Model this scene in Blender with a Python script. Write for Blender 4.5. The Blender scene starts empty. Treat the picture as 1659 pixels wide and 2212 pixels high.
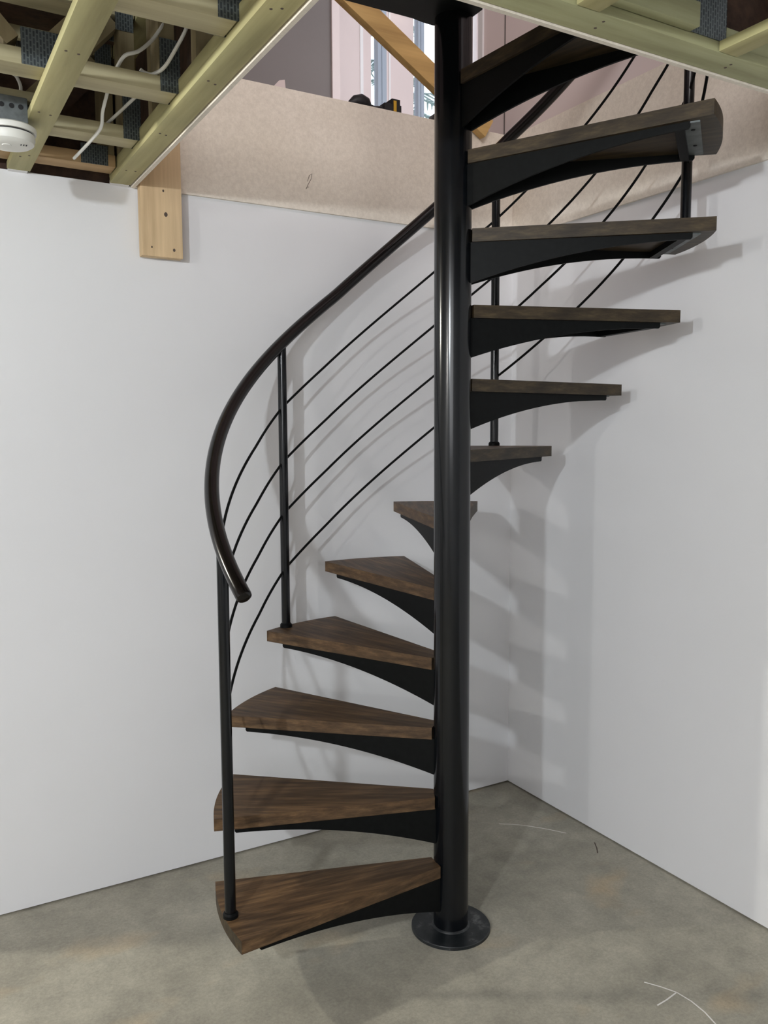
import bpy, bmesh, math, random
from mathutils import Vector, Matrix, noise
random.seed(7)
scene = bpy.context.scene
COL = scene.collection
S = 1.12            # survey units -> metres
PI = math.pi

# ------------------------------------------------------------------ camera
CAM = Vector((-1.3525, -1.9617, 1.4718))
RGT = Vector((0.8663, -0.4996, -0.0046)).normalized()
FWD = Vector((0.4968, 0.8624, -0.0971)).normalized()
UP = RGT.cross(FWD).normalized()
cd = bpy.data.cameras.new('camera')
cam = bpy.data.objects.new('camera', cd); COL.objects.link(cam)
cam.matrix_world = Matrix(((RGT.x, UP.x, -FWD.x, CAM.x*S), (RGT.y, UP.y, -FWD.y, CAM.y*S),
                           (RGT.z, UP.z, -FWD.z, CAM.z*S), (0, 0, 0, 1)))
cd.sensor_fit = 'HORIZONTAL'; cd.sensor_width = 36.0; cd.lens = 1821.1/1659*36.0
cd.clip_start = 0.05; cd.clip_end = 100
scene.camera = cam

# ------------------------------------------------------------------ view
vs = scene.view_settings
vs.view_transform = 'Standard'; vs.look = 'None'; vs.gamma = 1; vs.use_curve_mapping = False
vs.exposure = -0.02

# ------------------------------------------------------------------ world (overcast daylight outside)
w = bpy.data.worlds.new('world'); scene.world = w; w.use_nodes = True
bg = w.node_tree.nodes['Background']
bg.inputs[0].default_value = (0.86, 0.94, 1.0, 1); bg.inputs[1].default_value = 2.6

# ------------------------------------------------------------------ lamps of the two floors, plus two added fill lights
def lamp(name, loc, power, color, size):
    l = bpy.data.lights.new(name, 'POINT'); l.energy = power; l.color = color; l.shadow_soft_size = size
    o = bpy.data.objects.new(name, l); COL.objects.link(o); o.location = Vector(loc)*S
    return o
lamp('ceiling_lamp_near', (-2.717, -2.054, 2.12), 172, (0.90, 0.96, 1.0), 0.05)
lamp('ceiling_lamp_mid', (-4.55, -1.86, 2.05), 108, (1.0, 0.98, 0.94), 0.07)
lamp('ceiling_lamp_side_room', (-2.785, 1.312, 2.10), 150, (1.0, 0.97, 0.86), 0.06)
pl = bpy.data.lights.new('soft_fill_light', 'AREA'); pl.shape = 'RECTANGLE'; pl.size = 1.8; pl.size_y = 1.8; pl.energy = 48; pl.color = (0.95, 0.97, 1.0)  # unseen soft fill added to lighten the shadows
po = bpy.data.objects.new('soft_fill_light', pl); COL.objects.link(po); po.location = Vector((-2.9, -3.3, 2.14))*S
po.rotation_euler = (Vector((0.3, 0.3, 0.9))-Vector((-2.9, -3.3, 2.14))).to_track_quat('-Z', 'Y').to_euler()
al = bpy.data.lights.new('upstairs_fill_light', 'AREA'); al.shape = 'RECTANGLE'; al.size = 2.4; al.size_y = 1.5  # unseen area light added upstairs to brighten the rim panels
al.energy = 112; al.color = (1.0, 0.95, 0.93)
ao = bpy.data.objects.new('upstairs_fill_light', al); COL.objects.link(ao); ao.location = Vector((-1.5, -3.2, 4.2))*S
ao.rotation_euler = (Vector((0.3, 0.6, 2.6))-Vector((-1.5, -3.2, 4.2))).to_track_quat('-Z', 'Y').to_euler()

# ================================================================== helpers
def tag(o, label=None, cat=None, group=None, kind=None):
    if label: o['label'] = label
    if cat: o['category'] = cat
    if group: o['group'] = group
    if kind: o['kind'] = kind
    return o

def empty(name, loc=(0, 0, 0), rz=0.0):
    o = bpy.data.objects.new(name, None); COL.objects.link(o)
    o.empty_display_size = 0.1
    o.location = Vector(loc)*S; o.rotation_euler = (0, 0, rz)
    return o

class MB:
    """collects shapes in survey units, build() links them as one mesh object"""
    def __init__(self): self.bm = bmesh.new()
    def box(self, x0, x1, y0, y1, z0, z1, rot=None, bev=0.0):
        bm = self.bm
        c = Vector(((x0+x1)/2, (y0+y1)/2, (z0+z1)/2)); h = Vector((abs(x1-x0)/2, abs(y1-y0)/2, abs(z1-z0)/2))
        vs_ = []
        for sx in (-1, 1):
            for sy in (-1, 1):
                for sz in (-1, 1):
                    p = Vector((sx*h.x, sy*h.y, sz*h.z))
                    if rot: p = rot @ p
                    vs_.append(bm.verts.new(c+p))
        f = [(0, 1, 3, 2), (4, 6, 7, 5), (0, 4, 5, 1), (2, 3, 7, 6), (0, 2, 6, 4), (1, 5, 7, 3)]
        fs = [bm.faces.new([vs_[i] for i in q]) for q in f]
        if bev > 0:
            es = list({e for q in fs for e in q.edges})
            bmesh.ops.bevel(bm, geom=es, offset=bev, segments=2, profile=0.5, affect='EDGES')
        return self
    def prism(self, pts, z0, z1, bev=0.0):
        """polygon in xy (ccw) extruded z0..z1"""
        bm = self.bm
        b = [bm.verts.new((p[0], p[1], z0)) for p in pts]
        t = [bm.verts.new((p[0], p[1], z1)) for p in pts]
        fs = [bm.faces.new(t), bm.faces.new(list(reversed(b)))]
        n = len(pts)
        for i in range(n):
            j = (i+1) % n
            fs.append(bm.faces.new((b[i], b[j], t[j], t[i])))
        if bev > 0:
            es = list({e for q in fs for e in q.edges if e.calc_face_angle(0) > 0.5})
            bmesh.ops.bevel(bm, geom=es, offset=bev, segments=2, profile=0.5, affect='EDGES')
        return self
    def slab(self, pts, nrm):
        """planar polygon pts (3d) extruded along nrm"""
        bm = self.bm; nrm = Vector(nrm)
        a = [bm.verts.new(Vector(p)) for p in pts]; b = [bm.verts.new(Vector(p)+nrm) for p in pts]
        bm.faces.new(a); bm.faces.new(list(reversed(b))); n = len(pts)
        for i in range(n):
            j = (i+1) % n; bm.faces.new((a[j], a[i], b[i], b[j]))
        bmesh.ops.recalc_face_normals(bm, faces=bm.faces[:])
        return self
    def tube(self, pts, r, seg=10, cap=True, round_end=False):
        bm = self.bm; pts = [Vector(p) for p in pts]; rings = []
        rad = [r]*len(pts) if not isinstance(r, (list, tuple)) else list(r)
        if round_end:
            for end in (0, 1):
                a, b = (pts[0], pts[1]) if end == 0 else (pts[-1], pts[-2])
                d = (a-b).normalized(); R0 = rad[0 if end == 0 else -1]
                ext = [(a+d*R0*0.25, R0*0.93), (a+d*R0*0.42, R0*0.7), (a+d*R0*0.5, R0*0.35)]
                for p, q in ext:
                    if end == 0: pts.insert(0, p); rad.insert(0, q)
                    else: pts.append(p); rad.append(q)
        prev = None
        for i, p in enumerate(pts):
            t = (pts[min(i+1, len(pts)-1)]-pts[max(i-1, 0)]).normalized()
            if prev is None:
                u = t.cross(Vector((0, 0, 1)))
                if u.length < 1e-3: u = Vector((1, 0, 0))
                u.normalize()
            else:
                u = (prev - t*prev.dot(t)).normalized()
            prev = u; v = t.cross(u)
            rings.append([bm.verts.new(p+(u*math.cos(2*PI*k/seg)+v*math.sin(2*PI*k/seg))*rad[i]) for k in range(seg)])
        for a, b in zip(rings, rings[1:]):
            for k in range(seg):
                f = bm.faces.new((a[k], a[(k+1) % seg], b[(k+1) % seg], b[k])); f.smooth = True
        if cap:
            bm.faces.new(list(reversed(rings[0]))); bm.faces.new(rings[-1])
        return self
    def lathe(self, prof, cx=0, cy=0, seg=40, smooth=True):
        """profile list of (r, z), closed at both ends"""
        bm = self.bm; rings = []
        for r, z in prof:
            rings.append([bm.verts.new((cx+r*math.cos(2*PI*k/seg), cy+r*math.sin(2*PI*k/seg), z)) for k in range(seg)])
        for a, b in zip(rings, rings[1:]):
            for k in range(seg):
                f = bm.faces.new((a[k], a[(k+1) % seg], b[(k+1) % seg], b[k])); f.smooth = smooth
        bm.faces.new(list(reversed(rings[0]))); bm.faces.new(rings[-1])
        return self
    def build(self, name, mat, parent=None, origin=(0, 0, 0)):
        """origin in survey units, in the frame the shapes were given in"""
        bm = self.bm; o3 = Vector(origin)
        bmesh.ops.recalc_face_normals(bm, faces=bm.faces[:])
        for v in bm.verts: v.co = (v.co-o3)*S
        me = bpy.data.meshes.new(name); bm.to_mesh(me); bm.free()
        for e in me.edges: pass
        me.materials.append(mat)
        try: me.set_sharp_from_angle(angle=math.radians(35))
        except Exception: pass
        o = bpy.data.objects.new(name, me); COL.objects.link(o)
        o.location = o3*S
        if parent is not None: o.parent = parent
        return o

def sub(parent, origin):
    """origin of a child expressed in world survey units -> relative placement"""
    return parent

def fix_child(o):
    """child was built in world coordinates: make its location relative to an unrotated parent chain"""
    p = o.parent; off = Vector((0, 0, 0))
    while p is not None: off += p.location; p = p.parent
    o.location = o.location-off
    return o

def copy_tree(o, parent=None):
    c = o.copy(); COL.objects.link(c); c.parent = parent
    for ch in list(o.children):
        copy_tree(ch, c)
    return c

# ================================================================== materials
def newmat(name):
    m = bpy.data.materials.new(name); m.use_nodes = True
    nt = m.node_tree; b = nt.nodes['Principled BSDF']
    return m, nt, b
def N(nt, t, **kw):
    n = nt.nodes.new(t)
    for k, v in kw.items(): setattr(n, k, v)
    return n
def tex(nt, kind='ShaderNodeTexNoise', scale=5, detail=4, rough=0.5, vec=None, stretch=None, coord='Object'):
    tc = N(nt, 'ShaderNodeTexCoord'); mp = N(nt, 'ShaderNodeMapping')
    nt.links.new(tc.outputs[coord], mp.inputs[0])
    if stretch: mp.inputs['Scale'].default_value = stretch
    n = N(nt, kind); nt.links.new(mp.outputs[0], n.inputs['Vector'])
    n.inputs['Scale'].default_value = scale
    if 'Detail' in n.inputs: n.inputs['Detail'].default_value = detail
    if 'Roughness' in n.inputs: n.inputs['Roughness'].default_value = rough
    return n
def ramp(nt, src, stops):
    r = N(nt, 'ShaderNodeValToRGB'); e = r.color_ramp.elements
    while len(e) < len(stops): e.new(0.5)
    for i, (p, c) in enumerate(stops):
        e[i].position = p; e[i].color = (*c, 1) if len(c) == 3 else c
    nt.links.new(src, r.inputs[0]); return r
def mix(nt, fac, a, b, mode='MIX'):
    m = N(nt, 'ShaderNodeMix', data_type='RGBA', blend_type=mode)
    if isinstance(fac, (int, float)): m.inputs[0].default_value = fac
    else: nt.links.new(fac, m.inputs[0])
    for i, s_ in ((6, a), (7, b)):
        if isinstance(s_, tuple): m.inputs[i].default_value = (*s_, 1)
        else: nt.links.new(s_, m.inputs[i])
    return m.outputs[2]
def bump(nt, b, src, strength=0.2, dist=0.01):
    n = N(nt, 'ShaderNodeBump'); n.inputs['Strength'].default_value = strength; n.inputs['Distance'].default_value = dist
    nt.links.new(src, n.inputs['Height']); nt.links.new(n.outputs[0], b.inputs['Normal'])

def paint_mat(name, c, var=0.03, rough=0.75):
    m, nt, b = newmat(name)
    n = tex(nt, scale=1.4, detail=5)
    r = ramp(nt, n.outputs[0], [(0.3, tuple(x*(1-var) for x in c)), (0.7, tuple(min(1, x*(1+var)) for x in c))])
    nt.links.new(r.outputs[0], b.inputs['Base Color']); b.inputs['Roughness'].default_value = rough
    f = tex(nt, scale=160, detail=2); bump(nt, b, f.outputs[0], 0.08, 0.002)
    return m
M = {}
M['wall'] = paint_mat('primed_drywall', (0.78, 0.783, 0.802), 0.015)
M['upper'] = paint_mat('upstairs_drywall', (0.72, 0.62, 0.61), 0.03)
M['upper_dark'] = paint_mat('upstairs_darkened_drywall', (0.175, 0.152, 0.146), 0.05)  # drywall darkened for the unlit partition, shade put into the colour
M['white_trim'] = paint_mat('white_trim', (0.80, 0.79, 0.80), 0.01, 0.45)
M['plastic'] = paint_mat('white_plastic', (0.80, 0.80, 0.76), 0.01, 0.4)
M['cable'] = paint_mat('cable_jacket', (0.78, 0.78, 0.74), 0.01, 0.45)
M['vinyl'] = paint_mat('window_vinyl', (0.36, 0.42, 0.50), 0.02, 0.4)

def concrete():
    m, nt, b = newmat('concrete')
    n1 = tex(nt, scale=1.6, detail=8, rough=0.62)
    n2 = tex(nt, scale=9, detail=8, rough=0.7)
    n3 = tex(nt, scale=2.3, detail=3, stretch=(1, 1.6, 1))
    n4 = tex(nt, scale=95, detail=3, rough=0.8)
    c1 = ramp(nt, n1.outputs[0], [(0.30, (0.275, 0.258, 0.212)), (0.5, (0.390, 0.370, 0.304)), (0.70, (0.510, 0.484, 0.398))])
    c2 = ramp(nt, n2.outputs[0], [(0.3, (0.74, 0.74, 0.74)), (0.7, (1.2, 1.19, 1.17))])
    c = mix(nt, 0.75, c1.outputs[0], c2.outputs[0], 'MULTIPLY')
    om = ramp(nt, n3.outputs[0], [(0.60, (0, 0, 0)), (0.74, (0.5, 0.5, 0.5))])
    c = mix(nt, om.outputs[0], c, (0.56, 0.42, 0.25))
    sp = ramp(nt, n4.outputs[0], [(0.35, (0.80, 0.80, 0.80)), (0.65, (1.15, 1.15, 1.15))])
    c = mix(nt, 0.6, c, sp.outputs[0], 'MULTIPLY')
    nt.links.new(c, b.inputs['Base Color']); b.inputs['Roughness'].default_value = 0.62
    b.inputs['Specular IOR Level'].default_value = 0.35
    bump(nt, b, n2.outputs[0], 0.12, 0.004)
    return m
M['concrete'] = concrete()

def stained_wood(name='stained_oak', dk=1.0, tn=(1, 1, 1)):
    m, nt, b = newmat(name)
    g = tex(nt, scale=3.2, detail=8, rough=0.62, stretch=(1.4, 16, 16))
    g2 = tex(nt, scale=2.2, detail=4, stretch=(1.0, 3.5, 3.5))
    f = tex(nt, scale=40, detail=5, rough=0.7, stretch=(0.25, 5, 5))
    c1 = ramp(nt, g.outputs[0], [(0.28, (0.040, 0.023, 0.012)), (0.5, (0.108, 0.064, 0.032)), (0.72, (0.225, 0.138, 0.068))])
    c2 = ramp(nt, g2.outputs[0], [(0.3, (0.58, 0.58, 0.60)), (0.72, (1.36, 1.28, 1.16))])
    c = mix(nt, 0.8, c1.outputs[0], c2.outputs[0], 'MULTIPLY')
    c3 = ramp(nt, f.outputs[0], [(0.36, (0.72, 0.72, 0.72)), (0.6, (1.1, 1.1, 1.1))])
    c = mix(nt, 0.6, c, c3.outputs[0], 'MULTIPLY')
    c = mix(nt, 1.0, c, tuple(dk*x for x in tn), 'MULTIPLY')
    nt.links.new(c, b.inputs['Base Color']); b.inputs['Roughness'].default_value = 0.52
    b.inputs['Specular IOR Level'].default_value = 0.35
    bump(nt, b, f.outputs[0], 0.1, 0.002)
    return m
M['tread'] = stained_wood()
M['tread_shade'] = stained_wood('grey_shaded_edge', 0.44, (0.85, 1.02, 1.1))  # darkened copy of the tread wood, shade held in its colour

def lumber(name, axis, tint=(1, 1, 1), knots=True):
    m, nt, b = newmat(name)
    long_, cross = 0.55, 9.0
    st = [cross]*3; st[axis] = long_
    g = tex(nt, scale=2.6, detail=6, rough=0.6, stretch=tuple(st))
    g2 = tex(nt, scale=1.7, detail=3)
    c1 = ramp(nt, g.outputs[0], [(0.25, (0.33*tint[0], 0.28*tint[1], 0.165*tint[2])), (0.5, (0.47*tint[0], 0.415*tint[1], 0.255*tint[2])), (0.75, (0.58*tint[0], 0.53*tint[1], 0.34*tint[2]))])
    c2 = ramp(nt, g2.outputs[0], [(0.3, (0.78, 0.80, 0.78)), (0.7, (1.12, 1.1, 1.06))])
    c = mix(nt, 0.85, c1.outputs[0], c2.outputs[0], 'MULTIPLY')
    if knots:
        st2 = [1.0]*3; st2[axis] = 0.55
        v = tex(nt, 'ShaderNodeTexVoronoi', scale=5.5, stretch=tuple(st2))
        k = ramp(nt, v.outputs['Distance'], [(0.045, (1, 1, 1)), (0.11, (0, 0, 0))])
        c = mix(nt, k.outputs[0], c, (0.17*tint[0], 0.11*tint[1], 0.05))
    nt.links.new(c, b.inputs['Base Color']); b.inputs['Roughness'].default_value = 0.7
    bump(nt, b, g.outputs[0], 0.15, 0.003)
    return m
GT = (0.94, 0.95, 0.98)
M['lum_x'] = lumber('spruce_lumber_x', 0, GT)
M['lum_red'] = lumber('reddish_lumber_x', 0, (0.95, 0.72, 0.62))
M['lum_y'] = lumber('spruce_lumber_y', 1, GT)
M['lum_z'] = lumber('spruce_lumber_z', 2, (0.55, 0.50, 0.46))
M['lum_gx'] = lumber('grey_spruce_lumber_x', 0, (0.80, 0.90, 0.84))
M['lum_gy'] = lumber('grey_spruce_lumber_y', 1, (0.95, 0.98, 0.8))
M['board'] = lumber('orange_pine_z', 2, (1.42, 1.17, 1.15))
M['brace'] = lumber('orange_pine_x', 0, (1.35, 0.98, 0.62))

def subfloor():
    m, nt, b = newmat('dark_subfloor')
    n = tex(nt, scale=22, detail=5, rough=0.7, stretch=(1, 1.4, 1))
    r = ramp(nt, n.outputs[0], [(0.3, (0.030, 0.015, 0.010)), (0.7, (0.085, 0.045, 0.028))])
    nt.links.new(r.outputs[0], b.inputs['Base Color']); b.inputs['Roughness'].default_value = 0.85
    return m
M['subfloor'] = subfloor()

def panel():
    m, nt, b = newmat('tan_fibre_panel')
    n = tex(nt, scale=1.8, detail=4); f = tex(nt, scale=70, detail=4, rough=0.75)
    r = ramp(nt, n.outputs[0], [(0.3, (0.76, 0.695, 0.60)), (0.7, (0.86, 0.80, 0.72))])
    s = ramp(nt, f.outputs[0], [(0.35, (0.88, 0.87, 0.86)), (0.65, (1.06, 1.06, 1.06))])
    c = mix(nt, 0.8, r.outputs[0], s.outputs[0], 'MULTIPLY')
    nt.links.new(c, b.inputs['Base Color']); b.inputs['Roughness'].default_value = 0.7
    return m
M['panel'] = panel()

def black_metal(name='black_painted_steel', rough=0.17, c=(0.0035, 0.0045, 0.0060), spec=0.38):
    m, nt, b = newmat(name)
    n = tex(nt, scale=60, detail=3)
    r = ramp(nt, n.outputs[0], [(0.3, tuple(x*0.8 for x in c)), (0.7, tuple(x*1.25 for x in c))])
    nt.links.new(r.outputs[0], b.inputs['Base Color']); b.inputs['Roughness'].default_value = rough
    b.inputs['Specular IOR Level'].default_value = spec
    return m
M['steel'] = black_metal()
M['steel_rail'] = black_metal('gloss_black_rail', 0.2, (0.0040, 0.0030, 0.0030), 0.42)
M['steel_matt'] = black_metal('matt_black_steel', 0.5, (0.0042, 0.0048, 0.005), 0.12)
def dusty_plate():
    m, nt, b = newmat('dusty_black_plate')
    n = tex(nt, scale=16, detail=6, rough=0.7)
    r = ramp(nt, n.outputs[0], [(0.42, (0.006, 0.009, 0.011)), (0.58, (0.022, 0.025, 0.027)), (0.72, (0.15, 0.15, 0.15))])
    nt.links.new(r.outputs[0], b.inputs['Base Color']); b.inputs['Roughness'].default_value = 0.45
    return m
M['plate'] = dusty_plate()
def zinc():
    m, nt, b = newmat('zinc_plate')
    n = tex(nt, scale=30, detail=4)
    r = ramp(nt, n.outputs[0], [(0.3, (0.10, 0.115, 0.115)), (0.7, (0.17, 0.185, 0.185))])
    nt.links.new(r.outputs[0], b.inputs['Base Color']); b.inputs['Roughness'].default_value = 0.5; b.inputs['Metallic'].default_value = 0.5
    return m
M['zinc'] = zinc()
def nail_plate(name, ax):
    m, nt, b = newmat(name)
    tc = N(nt, 'ShaderNodeTexCoord'); mp = N(nt, 'ShaderNodeMapping'); nt.links.new(tc.outputs['Object'], mp.inputs[0])
    # project (ax, z) to xy of the brick pattern
    sp = N(nt, 'ShaderNodeSeparateXYZ'); cb = N(nt, 'ShaderNodeCombineXYZ')
    nt.links.new(mp.outputs[0], sp.inputs[0]); nt.links.new(sp.outputs[2], cb.inputs[0]); nt.links.new(sp.outputs[ax], cb.inputs[1])
    br = N(nt, 'ShaderNodeTexBrick'); nt.links.new(cb.outputs[0], br.inputs['Vector'])
    br.inputs['Scale'].default_value = 1.0; br.inputs['Brick Width'].default_value = 0.016; br.inputs['Row Height'].default_value = 0.0075
    br.inputs['Mortar Size'].default_value = 0.0018; br.inputs['Mortar Smooth'].default_value = 0.2
    br.inputs['Color1'].default_value = (0.05, 0.06, 0.068, 1); br.inputs['Color2'].default_value = (0.085, 0.10, 0.11, 1)
    br.inputs['Mortar'].default_value = (0.15, 0.175, 0.18, 1)
    nt.links.new(br.outputs[0], b.inputs['Base Color']); b.inputs['Roughness'].default_value = 0.45; b.inputs['Metallic'].default_value = 0.45
    bump(nt, b, br.outputs['Fac'], 0.6, 0.002)
    return m
M['npx'] = nail_plate('truss_plate_x', 0)
M['npy'] = nail_plate('truss_plate_y', 1)
M['junction'] = black_metal('dark_galvanised_box', 0.45, (0.13, 0.145, 0.15))
M['chalk'] = paint_mat('chalk', (0.88, 0.86, 0.82), 0.05, 0.9)
M['dark_plastic'] = black_metal('dark_plastic', 0.5, (0.02, 0.02, 0.022))
M['yellow'] = paint_mat('yellow_plastic', (0.70, 0.40, 0.03), 0.02, 0.45)
M['bark'] = paint_mat('bark', (0.10, 0.075, 0.06), 0.2, 0.9)
M['needles'] = paint_mat('snowy_needles', (0.16, 0.20, 0.19), 0.35, 0.9)
M['snow'] = paint_mat('snow', (0.85, 0.88, 0.92), 0.02, 0.9)
m, nt, b = newmat('glass'); b.inputs['Transmission Weight'].default_value = 1.0; b.inputs['Roughness'].default_value = 0.0
b.inputs['IOR'].default_value = 1.01; b.inputs['Base Color'].default_value = (0.97, 0.99, 1, 1); M['glass'] = m
m, nt, b = newmat('bulb_glow'); b.inputs['Emission Color'].default_value = (1, 0.86, 0.7, 1); b.inputs['Emission Strength'].default_value = 3; M['bulb'] = m

# ================================================================== setting
XR, YB = 0.7942, 0.7362      # right wall, back wall
XL, YF = -5.6, -4.6          # far left, behind camera
ZC = 2.2147                  # underside of strapping
ZF = 2.60                    # upper floor level
WX0, WY0 = -0.680, -0.700    # well
ZT = 5.0
def struct(o, label=None):
    o['kind'] = 'structure'
    if label: o['label'] = label
    return o
floor = struct(MB().box(XL, XR+0.1, YF, 4.2, -0.1, 0).build('floor', M['concrete']), 'grey-green bare concrete slab floor')
XE_ = -1.585                  # free end of the back wall: the room goes on behind it
GAP = 0.006                  # drywall stops short of the slab
struct(MB().box(XE_, XR+0.1, YB, YB+0.1, GAP, ZC+0.003).build('wall_back', M['wall']), 'white primed drywall wall left of the corner')
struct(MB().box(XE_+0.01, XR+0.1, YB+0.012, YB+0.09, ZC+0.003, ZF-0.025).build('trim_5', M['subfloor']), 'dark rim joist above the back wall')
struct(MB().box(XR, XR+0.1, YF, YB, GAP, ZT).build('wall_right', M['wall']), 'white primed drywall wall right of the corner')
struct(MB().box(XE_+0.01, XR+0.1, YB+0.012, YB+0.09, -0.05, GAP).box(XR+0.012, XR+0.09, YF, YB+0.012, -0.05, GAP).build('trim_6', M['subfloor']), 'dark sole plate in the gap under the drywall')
struct(MB().box(XL-0.1, XL, YF, 4.2, -0.1, ZF).build('wall_left', M['wall']))
struct(MB().box(XL-0.1, XR+0.1, 4.2, 4.3, -0.1, ZF).build('wall_far', M['wall']))
struct(MB().box(XR, XR+0.1, YB+0.1, 4.2, -0.1, ZF-0.1).build('wall_side_room', M['wall']))
struct(MB().box(XL-0.1, XR+0.1, YF-0.1, YF, -0.1, ZF).build('wall_front', M['wall']))
# subfloor seen between the trusses, with the stair well cut out
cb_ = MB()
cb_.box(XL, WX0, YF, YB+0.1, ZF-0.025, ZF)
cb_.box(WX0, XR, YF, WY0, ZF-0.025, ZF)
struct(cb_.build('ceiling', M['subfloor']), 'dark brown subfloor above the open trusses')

# upper floor beyond the well
struct(MB().box(XL, XR+0.1, YB+0.1, 4.2, ZF-0.13, ZF-0.105).build('ceiling_side_room', M['subfloor']))
struct(MB().box(-3.0, 2.6, YB+0.1, 4.0, ZF-0.1, ZF).build('floor_upper', M['panel']))
# back wall strip behind the panel top
PY = 2.2
struct(MB().box(-3.0, 0.738, PY, PY+0.1, ZF, ZT).build('wall_upper_left', M['upper_dark']), 'upstairs partition with its shade put into a dark colour')
struct(MB().box(0.738, 0.782, PY-0.012, PY+0.1, ZF, ZT).build('trim_1', M['upper']))
WY = 3.2
# window wall with two openings
wl = MB()
SILL, HEAD = 2.9, 4.85
OPEN = ((1.537, 1.655), (1.872, 2.407))
for x0, x1 in ((0.3, OPEN[0][0]), (OPEN[0][1], OPEN[1][0]), (OPEN[1][1], 3.2)):
    wl.box(x0, x1, WY, WY+0.16, ZF, ZT)
for x0, x1 in OPEN:
    wl.box(x0, x1, WY, WY+0.16, ZF, SILL); wl.box(x0, x1, WY, WY+0.16, HEAD, ZT)
struct(wl.build('wall_upper_back', M['upper']), 'pinkish upstairs wall with two windows')
struct(MB().box(3.1, 3.2, YB, WY, ZF, ZT).build('wall_upper_right', M['upper']))
struct(MB().box(-3.1, -3.0, YF, WY, ZF, ZT).build('wall_upper_far_left', M['upper']))
struct(MB().box(-3.1, XR+0.1, YF-0.1, YF, ZF, ZT).build('wall_upper_front', M['upper']))
struct(MB().box(-3.1, 3.2, YF-0.1, WY+0.2, ZT, ZT+0.1).build('ceiling_upper', M['upper']))
# upstairs drywall stub past the corner of the well + its casing
struct(MB().box(XR, XR+0.1, YB, 0.936, ZF, ZT).build('wall_upper_stub', M['upper']), 'pinkish drywall above the right panel')
struct(MB().box(XR-0.008, XR+0.108, 0.936, 0.966, ZF, ZT).build('trim_2', M['white_trim']))
struct(MB().box(XR-0.002, XR, 0.795, 0.800, ZF+0.03, ZT).build('trim_3', M['upper_dark']))
# upper face of the right wall is skinned like the rest of upstairs
struct(MB().box(XR-0.006, XR, -2.0, YB+0.05, ZF+0.004, ZT).build('wall_upper_skin', M['upper']), 'pinkish drywall above the tan right-hand panel')

def window(n, x0, x1, bars, label):
    """frame flush with the room side; bars = x ranges of the vertical members"""
    y0, y1 = WY-0.004, WY+0.05; t = 0.030
    f = MB(); f.box(x0, x1, y0, y1, SILL, SILL+t); f.box(x0, x1, y0, y1, HEAD-t, HEAD)
    o = struct(f.build('window_%d' % n, M['vinyl']), label)
    for a_, b_ in bars:
        m_ = MB().box(a_, b_, y0, y1, SILL+t, HEAD-t); m_.box((a_+b_)/2-0.004, (a_+b_)/2+0.004, y0-0.006, y0, SILL+t, HEAD-t)
        m_.build('mullion', M['vinyl'], o)
    MB().box(x0, x1, y0+0.030, y0+0.033, SILL+t, HEAD-t).build('pane', M['glass'], o)
    MB().box(x1+0.018, x1+0.030, WY-0.006, WY, SILL-0.02, HEAD+0.02).build('casing', M['white_trim'], o)
window(1, *OPEN[0], ((1.588, 1.655),), 'narrow upstairs window left of the brace')
window(2, *OPEN[1], ((1.909, 1.957),), 'upstairs window behind the steel post, tree outside')
struct(MB().box(1.452, 1.475, WY-0.006, WY, ZF, ZT).build('trim_4', M['white_trim']))

# chalk layout marks on the slab
def ribbon(pts, wd=0.0042):
    bm = bmesh.new(); L = []
    pts = [Vector((p[0], p[1], 0.0006)) for p in pts]
    for i, p in enumerate(pts):
        t = (pts[min(i+1, len(pts)-1)]-pts[max(i-1, 0)]).normalized(); n = Vector((-t.y, t.x, 0))
        L.append((bm.verts.new(p+n*wd/2), bm.verts.new(p-n*wd/2)))
    for a, b_ in zip(L, L[1:]): bm.faces.new((a[0], a[1], b_[1], b_[0]))
    mb = MB(); mb.bm.free(); mb.bm = bm; return mb
arc = lambda r0, r1, a0_, a1_, n=14: [((r0+(r1-r0)*i/n)*math.cos(a0_+(a1_-a0_)*i/n), (r0+(r1-r0)*i/n)*math.sin(a0_+(a1_-a0_)*i/n)) for i in range(n+1)]
ribbon([(0.528, 0.451), (0.565, 0.426), (0.599, 0.396), (0.628, 0.363), (0.657, 0.326), (0.695, 0.268)]).build('chalk_line', M['chalk'], floor)
ribbon([(0.302, -0.470), (0.325, -0.505), (0.344, -0.542), (0.349, -0.585), (0.345, -0.63), (0.325, -0.70), (0.30, -0.78)]).build('chalk_line', M['chalk'], floor)
ribbon([(0.261, -0.552), (0.300, -0.549), (0.344, -0.542)]).build('chalk_line', M['chalk'], floor)

ribbon([(0.734, 0.164), (0.712, 0.130), (0.689, 0.102)], 0.004).build('scuff_mark', M['bark'], floor)

# ================================================================== spiral staircase
TH = math.radians(-34.583)
A0 = 3.6290+TH; STEP = 0.39364; H = 0.2; Z0 = 0.0134; TT = 0.0352
RP = 0.0512; RO = 0.6815; HW = 0.152; RR = 0.665
stair = empty('spiral_staircase')
tag(stair, 'black steel spiral staircase with dark brown wooden treads around a round post', 'staircase')
pole = MB().lathe([(RP, 0.006), (RP, 3.2), (RP-0.006, 3.2)], seg=64).build('center_pole', M['steel'], stair)
MB().lathe([(0.1165, 0.0), (0.1165, 0.008), (0.1150, 0.010), (0.0560, 0.0105), (0.0535, 0.014), (RP, 0.016)], seg=72).build('base_plate', M['plate'], pole)
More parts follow.
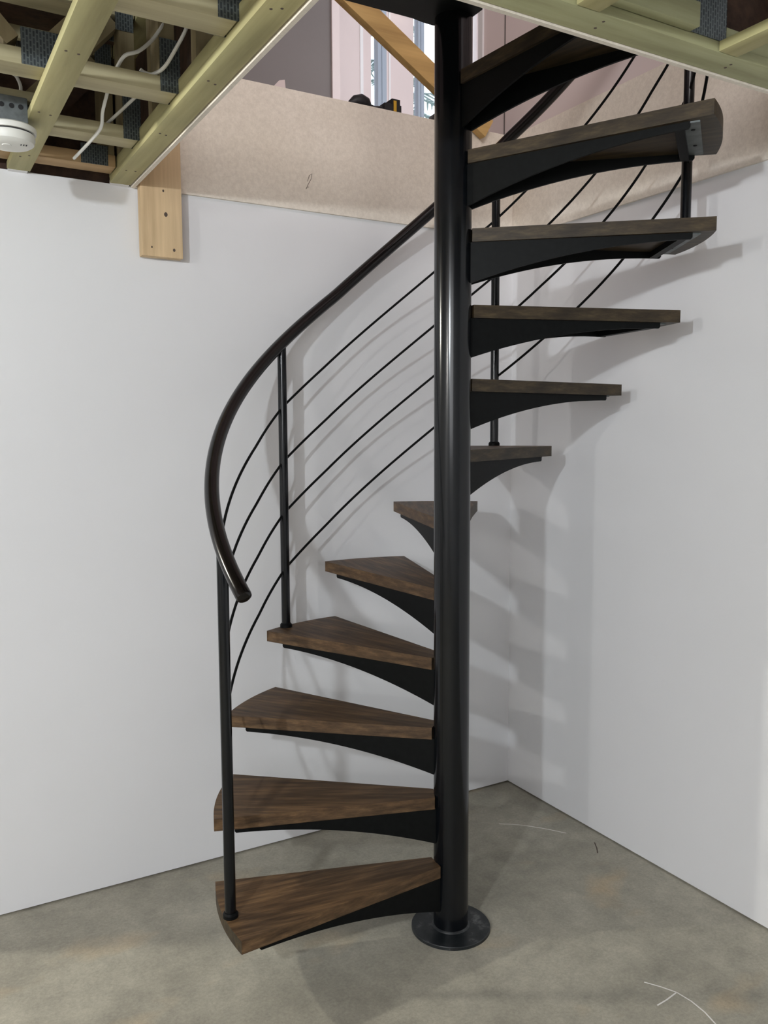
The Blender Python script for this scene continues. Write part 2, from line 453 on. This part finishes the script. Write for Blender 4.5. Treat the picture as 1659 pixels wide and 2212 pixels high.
# tread, local x = radial, origin at pole axis, z = tread top
XT = math.sqrt(RO**2-HW**2); AT = math.asin(HW/RO)
pts = [(0.050, -0.030)]
n = 18
pts += [(RO*math.cos(-AT+2*AT*i/n), RO*math.sin(-AT+2*AT*i/n)) for i in range(n+1)]
pts += [(0.050, 0.030)]
def add_tread():
    t = MB().prism(pts, -TT, 0, bev=0.0016).build('tread', M['tread'])
    t.data.materials.append(M['tread_shade'])
    for f in t.data.polygons:          # shade put into the colour: darker grey on rear edge, end grain, underside
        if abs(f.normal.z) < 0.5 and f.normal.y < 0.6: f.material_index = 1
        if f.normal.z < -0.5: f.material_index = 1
    XE = 0.612
    for sgn in (1, -1):
        # gusset flange: deep at the pole, sweeping up to a thin rounded tip
        d0 = Vector((0.046, 0.0215)); d1 = Vector((XE, 0.1285))
        L = (d1-d0).length; prof = []
        nn = 22
        for i in range(nn+1):
            u = i/nn
            dep = 0.0165+0.092*(1-u)**2.05
            prof.append((u*L, -TT-dep))
        prof[-1] = (L-0.004, -TT-0.0165); prof.append((L, -TT-0.012)); prof.append((L, -TT)); prof.append((0, -TT))
        dirv = (d1-d0)/L
        P3 = [(d0.x+dirv.x*a, sgn*(d0.y+dirv.y*a), z) for a, z in prof]
        MB().slab(P3, Vector((dirv.y*0.007, -sgn*dirv.x*0.007, 0))).build('flange', M['steel_matt'], t)
    # bar closing the outer end, and the zinc fixing tab beyond it
    MB().box(0.578, 0.600, -0.118, 0.118, -TT-0.0165, -TT).build('end_bar', M['steel_matt'], t)
    z = MB().box(0.600, 0.634, -0.126, 0.126, -TT-0.004, -TT).build('fixing_tab', M['zinc'], t); tag(z, 'grey zinc fixing tab')
    for y in (-0.075, 0.045):
        MB().lathe([(0.004, -TT-0.0055), (0.0055, -TT-0.004)], cx=0.617, cy=y, seg=12).build('screw_head', M['steel_matt'], t)
    return t
t0 = add_tread()
for k in range(1, 13):
    t = t0 if k == 1 else copy_tree(t0)
    t.parent = stair
    t.location = (0, 0, (Z0+k*H)*S)
    t.rotation_euler = (0, 0, A0-(k-1)*STEP)

def ck(k): return 1.0+(0.06 if k > 7 else 0.06*max(0, (k-4.6)/2.4) if k > 4.6 else 0)
def helix(k0, k1, off, R, n):
    out = []; R0 = R
    for i in range(n+1):
        k = k0+(k1-k0)*i/n; a = A0-(k-1)*STEP
        R = R0(i/n) if callable(R0) else R0
        out.append((R*math.cos(a), R*math.sin(a), Z0+H*k+(off(k) if callable(off) else off)))
    return out
MB().tube(helix(0.36, 11.4, lambda k: 0.996+(ck(k)-1.0), RR, 150), 0.0198, seg=20, round_end=True).build('handrail', M['steel_rail'], stair)
PK = [0.87, 3.72, 6.80, 9.74]
for k in PK:
    kt = math.ceil(k-0.3)
    a = A0-(k-1)*STEP; x, y = RR*math.cos(a), RR*math.sin(a)
    zb = Z0+kt*H; zt = Z0+H*k+ck(k)-0.012
    p = MB().tube([(x, y, zb), (x, y, zt)], 0.0146, seg=20).build('baluster_post', M['steel'], stair)
    MB().lathe([(0.0200, zb), (0.0200, zb+0.009), (0.0162, zb+0.014)], cx=x, cy=y, seg=24).build('collar', M['steel_matt'], p)
offs = [(0.785, 0.790, 0.822, 0.828, 0.83), (0.610, 0.612, 0.634, 0.632, 0.63), (0.447, 0.441, 0.458, 0.438, 0.43), (0.264, 0.254, 0.277, 0.240, 0.23)]
PKX = PK+[12.2]
for bay in range(4):
    k0, k1 = PKX[bay], PKX[bay+1]
    for row in offs:
        f = lambda k, o0=row[bay], o1=row[bay+1]: o0+(o1-o0)*(k-k0)/(k1-k0)
        MB().tube(helix(k0, k1, f, lambda t: RR-0.0175*min(1.0, 1.6*math.sin(PI*t)), 36), 0.0042, seg=8).build('guard_rod', M['steel_matt'], stair)
# landing: black steel frame with chequer plate top
ld = MB()
ld.prism([(WX0+0.012, WY0+0.012), (-0.030, WY0+0.012), (-0.030, -0.10), (0.036, -0.080), (0.038, 0.010), (0.01, 0.050), (-0.03, 0.057), (-0.06, 0.056), (-0.10, 0.050), (WX0+0.012, 0.060)], 2.565, 2.61)
ld.build('landing', M['steel_matt'], stair)

# ================================================================== floor framing
ZB = ZC+0.020      # underside of truss chords (strapping is 20 thick)
CH = 0.034; TOPZ = ZF-0.025
def truss_x(yc, x0, x1, label, seed, half=0.036):
    """open-web truss running along x"""
    rnd = random.Random(seed)
    e = empty('floor_truss', ((x0+x1)/2, yc, ZB)); tag(e, label, 'truss', 'trusses meeting the left side of the well')
    P = lambda mb, n_, m_, org: fix_child(mb.build(n_, m_, e, org))
    P(MB().box(x0, x1, yc-half, yc+half, ZB, ZB+CH, bev=0.002), 'bottom_chord', M['lum_x'] if seed else M['lum_red'], ((x0+x1)/2, yc, ZB))
    P(MB().box(x0, x1, yc-half, yc+half, TOPZ-CH, TOPZ, bev=0.002), 'top_chord', M['lum_x'], ((x0+x1)/2, yc, TOPZ-CH))
    zb, zt = ZB+CH, TOPZ-CH
    def vert(x, wd=0.034):
        P(MB().box(x-wd/2, x+wd/2, yc-half+0.003, yc+half-0.003, zb, zt), 'web', M['lum_z'], (x, yc, zb))
    def diag(xa, xb):
        L = math.hypot(xb-xa, zt-zb); an = math.atan2(zt-zb, xb-xa)
        R = Matrix.Rotation(-an, 3, 'Y')
        c = ((xa+xb)/2, yc, (zb+zt)/2)
        # clip length so the ends stay between the chords
        LL = L-0.040*abs(math.cos(an))/max(0.3, abs(math.sin(an)))
        P(MB().box(c[0]-LL/2, c[0]+LL/2, yc-half+0.004, yc+half-0.004, c[2]-0.016, c[2]+0.016, rot=R), 'web', M['lum_z'], c)
    def plate(x, z, wx, wz):
        for s_ in (-1, 1):
            y = yc+s_*(half+0.0008)
            P(MB().box(x-wx/2, x+wx/2, y-0.0008, y+0.0008, z, z+wz), 'nail_plate', M['npx'], (x, y, z))
    xe = x1-0.020
    vert(xe, 0.036); plate(xe+0.006-(0.045 if seed == 0 else 0), ZB+0.001, 0.046 if seed else 0.075, 0.115 if seed else 0.055); plate(xe-0.006, TOPZ-0.07, 0.046, 0.068)
    x = xe-0.02
    k = 0
    while x-0.25 > x0:
        if k % 2 == 0: diag(x-0.25, x) if k % 4 == 0 else diag(x-0.25, x)
        else: diag(x-0.02, x-0.27)
        plate(x-0.245, (ZB+0.001) if k % 2 == 0 else (TOPZ-0.075), 0.085, 0.074)
        x -= 0.27; k += 1
    return e
ys = [0.662, 0.402, 0.045, -0.348, -0.705]
nm = ['open-web wooden floor truss nearest the back wall', 'open-web wooden floor truss, second from the back wall',
      'open-web wooden floor truss in front of the smoke detector', 'open-web wooden floor truss, fourth from the back wall',
      'open-web wooden floor truss at the top edge of the view']
for i, y in enumerate(ys):
    truss_x(y, -2.6, -0.757, nm[i], i)

def girder(name, label, along, c, a0_, a1_, wdt, mats):
    """girder truss bounding the well. along: 0 = x, 1 = y"""
    mid = (a0_+a1_)/2
    pos = (mid, c, ZB) if along == 0 else (c, mid, ZB)
    e = empty(name, pos); tag(e, label, 'truss')
    def bx(a, b_, w0, w1, z0, z1, n_, m_):
        mb = MB().box(a, b_, w0, w1, z0, z1, bev=0.0015) if along == 0 else MB().box(w0, w1, a, b_, z0, z1, bev=0.0015)
        org = ((a+b_)/2, (w0+w1)/2, z0) if along == 0 else ((w0+w1)/2, (a+b_)/2, z0)
        return fix_child(mb.build(n_, m_, e, org))
    h = wdt/2
    bx(a0_, a1_, c-h, c+h, ZB, ZB+CH, 'bottom_chord', mats[0])
    bx(a0_, a1_, c-h, c+h, TOPZ-CH, TOPZ, 'top_chord', mats[0])
    a = a0_+0.06; i = 0
    while a < a1_:
        bx(a-0.017, a+0.017, c-h+0.002, c+h-0.002, ZB+CH, TOPZ-CH, 'web', M['lum_z'])
        a += 0.36; i += 1
    return e, bx, h
g1, bx1, h1 = girder('girder_truss', 'wooden girder truss along the left side of the stair well', 1, -0.722, -1.6, YB-0.002, 0.062, (M['lum_gy'],))
g2, bx2, h2 = girder('girder_truss', 'wooden girder truss along the near side of the stair well at upper right', 0, -0.742, -0.685, XR-0.002, 0.062, (M['lum_gx'],))
fix_child(MB().box(-0.6952, -0.6908, -0.69, YB-0.014, ZC+0.021, TOPZ).build('dark_backing', M['subfloor'], g1, (-0.693, 0, ZC)))  # thin dark sheet added between girder and rim panel
fix_child(MB().box(-0.685, XR-0.014, -0.7098, -0.7055, ZC+0.021, TOPZ).build('dark_backing', M['subfloor'], g2, (0, -0.707, ZC)))  # same dark sheet on the near side
# extra ply of chord lying beside the near girder, cut short at the big nail plate
bx2(-0.55, 0.018, -0.800, -0.775, ZB, ZB+0.045, 'chord_ply', M['lum_gx'])
for a, w_ in ((0.066, 0.115), (0.40, 0.115)):
    bx2(a-w_/2, a+w_/2, -0.7755, -0.774, ZB+0.002, ZB+0.20, 'nail_plate', M['npx'])
bx2(0.030, 0.10, -0.772, -0.712, ZB+CH, TOPZ-CH, 'web', M['lum_z'])

# strapping under the trusses
def strap(x0, x1, y0, y1, mat, label, group=None):
    o = MB().box(x0, x1, y0, y1, ZC, ZC+0.0195, bev=0.0012).build('strapping_board', mat, None, ((x0+x1)/2, (y0+y1)/2, ZC))
    tag(o, label, 'board', group)
    rn = random.Random(int(abs(x0*100))+3); L_ = max(x1-x0, y1-y0); al_x = (x1-x0) > (y1-y0)
    u = 0.14
    while u < L_-0.05:
        for dv_ in (0.30, 0.62):
            a_ = u+rn.uniform(-0.012, 0.012); b2 = (dv_+rn.uniform(-0.08, 0.08))*min(x1-x0, y1-y0)
            px_, py_ = (x0+a_, y0+b2) if al_x else (x0+b2, y1-a_)
            fix_child(MB().lathe([(0.0030, ZC-0.0006), (0.0030, ZC+0.001)], px_, py_, 10).build('nail_head', M['bark'], o, (px_, py_, ZC)))
        u += 0.36
    return o
strap(-0.756, -0.695, -1.6, YB-0.02, M['lum_gy'], 'rough pine strapping board along the left edge of the stair well')
strap(-1.040, -0.978, -1.6, YB-0.02, M['lum_gy'], 'rough pine strapping board beside the smoke detector')
strap(-0.69, XR-0.004, -0.776, -0.706, M['lum_gx'], 'grey-green strapping board along the near edge of the stair well')
strap(0.100, 0.155, -1.5, -0.778, M['lum_gy'], 'yellow pine strapping board at the upper right, butting the long board')
strap(-0.275, -0.220, -1.5, -0.778, M['lum_gy'], 'yellow pine strapping board at top centre, butting the long board')
# thin pale shims where the boards meet the wall
for x0, x1, lb in ((-1.036, -0.985, 'white shim at the wall end of the board by the smoke detector'), (-0.752, -0.698, 'white shim at the wall end of the board along the well')):
    tag(MB().box(x0, x1, YB-0.0195, YB-0.0005, ZC-0.001, ZC+0.012).build('shim', M['white_trim'], None, (x0, YB, ZC)), lb, 'shim')

# rim panels around the well
def rim(name, x0, x1, y0, y1, z0, z1, label):
    o = MB().box(x0, x1, y0, y1, z0, z1).build(name, M['panel'], None, ((x0+x1)/2, (y0+y1)/2, z0)); tag(o, label, 'panel'); return o
back_panel = rim('rim_panel', -0.690, XR-0.012, YB-0.011, YB-0.0005, ZC, ZF, 'tan fibre panel across the back of the stair well')
rim('rim_panel', XR-0.011, XR-0.0005, WY0+0.012, YB-0.0008, ZC, ZF+0.004, 'tan fibre panel along the right side of the stair well')
rim('rim_panel', -0.6905, -0.680, WY0, YB-0.012, ZC-0.004, ZF, 'thin panel edge along the left side of the stair well')
rim('rim_panel', -0.69, XR-0.012, WY0-0.005, WY0+0.0055, ZC-0.004, ZF, 'thin panel edge along the near side of the stair well')

sc = MB().tube([(x_, YB-0.0114, z_) for x_, z_ in ((-0.098, 2.311), (-0.091, 2.332), (-0.081, 2.339), (-0.084, 2.322), (-0.093, 2.307), (-0.104, 2.286), (-0.095, 2.293))], 0.0008, seg=6).build('pencil_mark', M['bark'], back_panel, (-0.09, YB-0.0114, 2.32)); fix_child(sc)
# short board on the wall under the left beam
bd = MB().box(-0.672, -0.545, YB-0.046, YB-0.0115, 2.006, 2.50, bev=0.002).build('wall_board', M['board'], None, (-0.608, YB-0.03, 2.006))
tag(bd, 'short orange pine board fixed upright on the white wall below the beam', 'board')
nm_ = MB()
for px_, pz_ in ((-0.602, 2.205), (-0.595, 2.135), (-0.642, 2.035), (-0.572, 2.04)):
    nm_.lathe([(0.0035, 0), (0.003, 0.0015)], seg=10)
nm_.bm.free()
nk = MB()
for px_, pz_, rr in ((-0.602, 2.205, 0.003), (-0.596, 2.135, 0.0055), (-0.642, 2.033, 0.0025), (-0.573, 2.03, 0.004)):
    nk.slab([(px_+rr*math.cos(t_), YB-0.0462, pz_+1.3*rr*math.sin(t_)) for t_ in [i*PI/5 for i in range(10)]], (0, -0.0006, 0))
k_ = nk.build('knot', M['bark'], bd, (-0.608, YB-0.03, 2.006)); fix_child(k_)

# ------------------------------------------------------------------ cables in the ceiling
def spline(pts, n=8):
    P = [Vector(p) for p in pts]; P = [P[0]*2-P[1]]+P+[P[-1]*2-P[-2]]; out = []
    for i in range(1, len(P)-2):
        for j in range(n):
            t = j/n; a, b_, c, d = P[i-1], P[i], P[i+1], P[i+2]
            out.append(0.5*((2*b_)+(c-a)*t+(2*a-5*b_+4*c-d)*t*t+(3*b_-a-3*c+d)*t**3))
    out.append(P[-2]); return out
def at(u, v, z):
    d = RGT*((u-829.5)/1821.1)+FWD-UP*((v-1106)/1821.1)
    return CAM+d*((z-CAM.z)/d.z)
cab = [
    ([(352, 40, 2.40), (350, 55, 2.38), (330, 85, 2.345), (300, 110, 2.31), (270, 120, 2.295), (253, 145, 2.28), (248, 152, 2.28)], 'upper white cable drooping between the trusses, the left of the upper pair'),
    ([(409, 35, 2.38), (401, 65, 2.345), (380, 105, 2.31), (355, 145, 2.282), (330, 160, 2.275), (313, 157, 2.276), (303, 150, 2.28)], 'upper white cable hooking onto the truss chord next to its nail plate'),
    ([(236, 185, 2.30), (232, 200, 2.27), (222, 240, 2.242), (218, 275, 2.228), (195, 305, 2.222), (160, 342, 2.212)], 'long white cable hanging from the truss and ending near the back wall'),
    ([(300, 203, 2.33), (290, 212, 2.32), (255, 245, 2.295), (226, 272, 2.27)], 'short straight white cable crossing behind the long one'),
    ([(20, 155, 2.34), (35, 165, 2.33), (45, 190, 2.30), (38, 210, 2.28), (20, 225, 2.27), (8, 236, 2.264)], 'white cable looping into the box above the smoke detector')]
for P_, lb in cab:
    pp = spline([at(*p) for p in P_])
    o = MB().tube(pp, 0.0041, seg=10).build('electrical_cable', M['cable'], None, tuple(pp[0]))
    tag(o, lb, 'cable', 'white cables in the ceiling')

# ------------------------------------------------------------------ smoke detector
c = at(20, 294, 2.178); cx, cy = c.x, c.y
sd = empty('smoke_detector', (cx, cy, 2.178)); tag(sd, 'round white smoke detector hanging under the ceiling at the left edge', 'smoke detector')
def sdp(mb, n_, m_): return fix_child(mb.build(n_, m_, sd, (cx, cy, 2.178)))
sdp(MB().lathe([(0.030, 2.153), (0.046, 2.155), (0.055, 2.161), (0.058, 2.170), (0.058, 2.180)], cx, cy, 56), 'cover', M['plastic'])
sdp(MB().lathe([(0.0545, 2.180), (0.0545, 2.184)], cx, cy, 56), 'sensor_slot', M['dark_plastic'])
sdp(MB().lathe([(0.0605, 2.184), (0.0615, 2.188), (0.0615, 2.196), (0.058, 2.199)], cx, cy, 56), 'mounting_base', M['plastic'])
sdp(MB().lathe([(0.010, 2.1515), (0.011, 2.1535)], cx-0.008, cy-0.012, 20), 'test_button', M['plastic'])
for dx in (0.022, 0.028, 0.034):
    sdp(MB().box(cx+dx-0.0012, cx+dx+0.0012, cy-0.030, cy-0.022, 2.1530, 2.1546), 'vent', M['dark_plastic'])
jb = MB().box(cx-0.04, cx+0.04, cy-0.035, cy+0.035, 2.1995, 2.262, bev=0.004).build('junction_box', M['junction'], None, (cx, cy, 2.1995))
tag(jb, 'dark metal junction box above the smoke detector', 'electrical box')
kk = MB()
for dx in (-0.018, 0.004, 0.024):
    kk.slab([(cx+dx+0.006*math.cos(i*PI/6), cy-0.0352, 2.238+0.006*math.sin(i*PI/6)) for i in range(12)], (0, -0.0005, 0))
fix_child(kk.build('knockout', M['dark_plastic'], jb, (cx, cy, 2.2)))
tag(MB().box(cx-0.12, XL*0+cx+0.07, cy-0.012, cy+0.012, 2.2625, 2.285).build('support_bar', M['lum_x'], None, (cx, cy, 2.2625)), 'thin wooden bar over the junction box', 'bar')

# ================================================================== upstairs things
# temporary brace across the back of the well
BRACE_A = (0.640, 2.595); BRACE_B = (-0.060, 3.001)
A = Vector((BRACE_A[0], YB-0.030, BRACE_A[1])); B = Vector((BRACE_B[0], YB-0.030, BRACE_B[1]))
dv = B-A; L = dv.length; an = math.atan2(dv.z, dv.x)
R = Matrix.Rotation(-an, 3, 'Y'); mid = (A+B)/2
up = Vector((math.sin(PI-an)*1.0, 0, abs(math.cos(an))))
br = MB().box(mid.x-L/2, mid.x+L/2, mid.y-0.017, mid.y+0.017, mid.z-0.037, mid.z+0.037, rot=R, bev=0.002)
br = br.build('diagonal_brace', M['brace'], None, tuple(mid)); tag(br, 'orange pine two-by-four slanting across the back of the stair well', 'brace')

# power tool lying on the floor edge
tx, ty = 0.205, 0.80
tl = empty('power_tool', (tx, ty, ZF)); tag(tl, 'black and yellow cordless power tool lying on the upper floor edge', 'tool')
def tlp(mb, n_, m_): return fix_child(mb.build(n_, m_, tl, (tx, ty, ZF)))
tlp(MB().tube([(0.105, ty, ZF+0.028), (0.125, ty, ZF+0.036), (0.150, ty, ZF+0.040), (0.170, ty, ZF+0.034), (0.180, ty, ZF+0.026)], [0.008, 0.02, 0.026, 0.024, 0.016], seg=14), 'motor_housing', M['dark_plastic'])
tlp(MB().tube([(0.175, ty, ZF+0.022), (0.205, ty, ZF+0.020), (0.24, ty, ZF+0.024)], [0.018, 0.015, 0.017], seg=12), 'handle', M['dark_plastic'])
tlp(MB().prism([(0.235, 0.775), (0.305, 0.775), (0.305, 0.83), (0.235, 0.83)], ZF+0.002, ZF+0.045, bev=0.006), 'battery', M['dark_plastic'])
tlp(MB().prism([(0.268, 0.779), (0.302, 0.779), (0.302, 0.826), (0.268, 0.826)], ZF+0.045, ZF+0.066, bev=0.005), 'battery_latch', M['dark_plastic'])
tlp(MB().box(0.272, 0.284, 0.7735, 0.7755, ZF+0.008, ZF+0.058), 'stripe', M['yellow'])
# scrap of drywall
o = MB().slab([(-0.213, 0.757, ZF), (-0.158, 0.757, ZF), (-0.162, 0.757, ZF+0.040), (-0.182, 0.757, ZF+0.034)], (0, 0.012, 0)).build('drywall_scrap', M['upper'], None, (-0.19, 0.76, ZF))
tag(o, 'small pale drywall scrap standing on the upper floor edge', 'scrap')
o = MB().slab([(0.465, 0.86, ZF+0.0), (0.56, 0.86, ZF+0.0), (0.56, 0.86, ZF+0.12), (0.50, 0.86, ZF+0.075)], (0, 0.03, 0)).build('grey_offcut', M['zinc'], None, (0.5, 0.86, ZF))
tag(o, 'grey offcut on the upper floor against the steel post', 'offcut')
# wall lamp with bare bulb
wlp = empty('wall_lamp', (1.80, WY-0.001, 4.36)); tag(wlp, 'small wall lamp with a glowing bulb between the upstairs windows', 'lamp')
def wp(mb, n_, m_): return fix_child(mb.build(n_, m_, wlp, (1.80, WY-0.03, 4.36)))
wp(MB().box(1.775, 1.86, WY-0.012, WY-0.001, 4.28, 4.37, bev=0.003), 'back_plate', M['junction'])
wp(MB().tube([(1.80, WY-0.012, 4.33), (1.78, WY-0.06, 4.33), (1.752, WY-0.09, 4.335)], 0.010, seg=12), 'arm', M['junction'])
wp(MB().lathe([(0.006, 4.26), (0.018, 4.275), (0.022, 4.30), (0.014, 4.335), (0.010, 4.35)], 1.735, WY-0.10, 20), 'bulb', M['bulb'])

# tree outside the windows: snowy spruce
tree = empty('spruce_tree', (4.3, 7.6, 0.3)); tag(tree, 'snow-dusted spruce tree outside the upstairs window', 'tree')
fix_child(MB().tube([(4.3, 7.6, 0.3), (4.3, 7.6, 9.5)], [0.14, 0.02], seg=10).build('trunk', M['bark'], tree, (4.3, 7.6, 0.3)))
bm_ = MB(); sn = MB(); rnd = random.Random(5)
for i in range(150):
    z = 1.0+8.0*i/150; rad = (9.6-z)*0.24*rnd.uniform(0.7, 1.1); a = rnd.uniform(0, 2*PI)
    p0 = Vector((4.3, 7.6, z)); d = Vector((math.cos(a), math.sin(a), -0.22))
    p1 = p0+d*rad
    bm_.tube([p0, p0+d*rad*0.5, p1], [0.012, 0.009, 0.003], seg=5)
    for j in range(9):
        q = p0+d*rad*(0.25+0.75*j/9)
        for s_ in (-1, 1):
            sd_ = Vector((-d.y*s_, d.x*s_, -0.25))+d*0.6
            e_ = q+sd_.normalized()*rad*0.22*rnd.uniform(0.6, 1)
            bm_.tube([q, e_], [0.014, 0.004], seg=4)
            if rnd.random() < 0.55: sn.tube([q+Vector((0, 0, 0.018)), e_+Vector((0, 0, 0.016))], [0.016, 0.008], seg=4)
fix_child(bm_.build('branches', M['needles'], tree, (4.3, 7.6, 0.3)))['kind'] = 'stuff'
fix_child(sn.build('snow_cover', M['snow'], tree, (4.3, 7.6, 0.3)))['kind'] = 'stuff'
o = MB().box(-3, 12, 4.2, 16, 0.2, 0.3).build('ground', M['snow']); o['kind'] = 'structure'
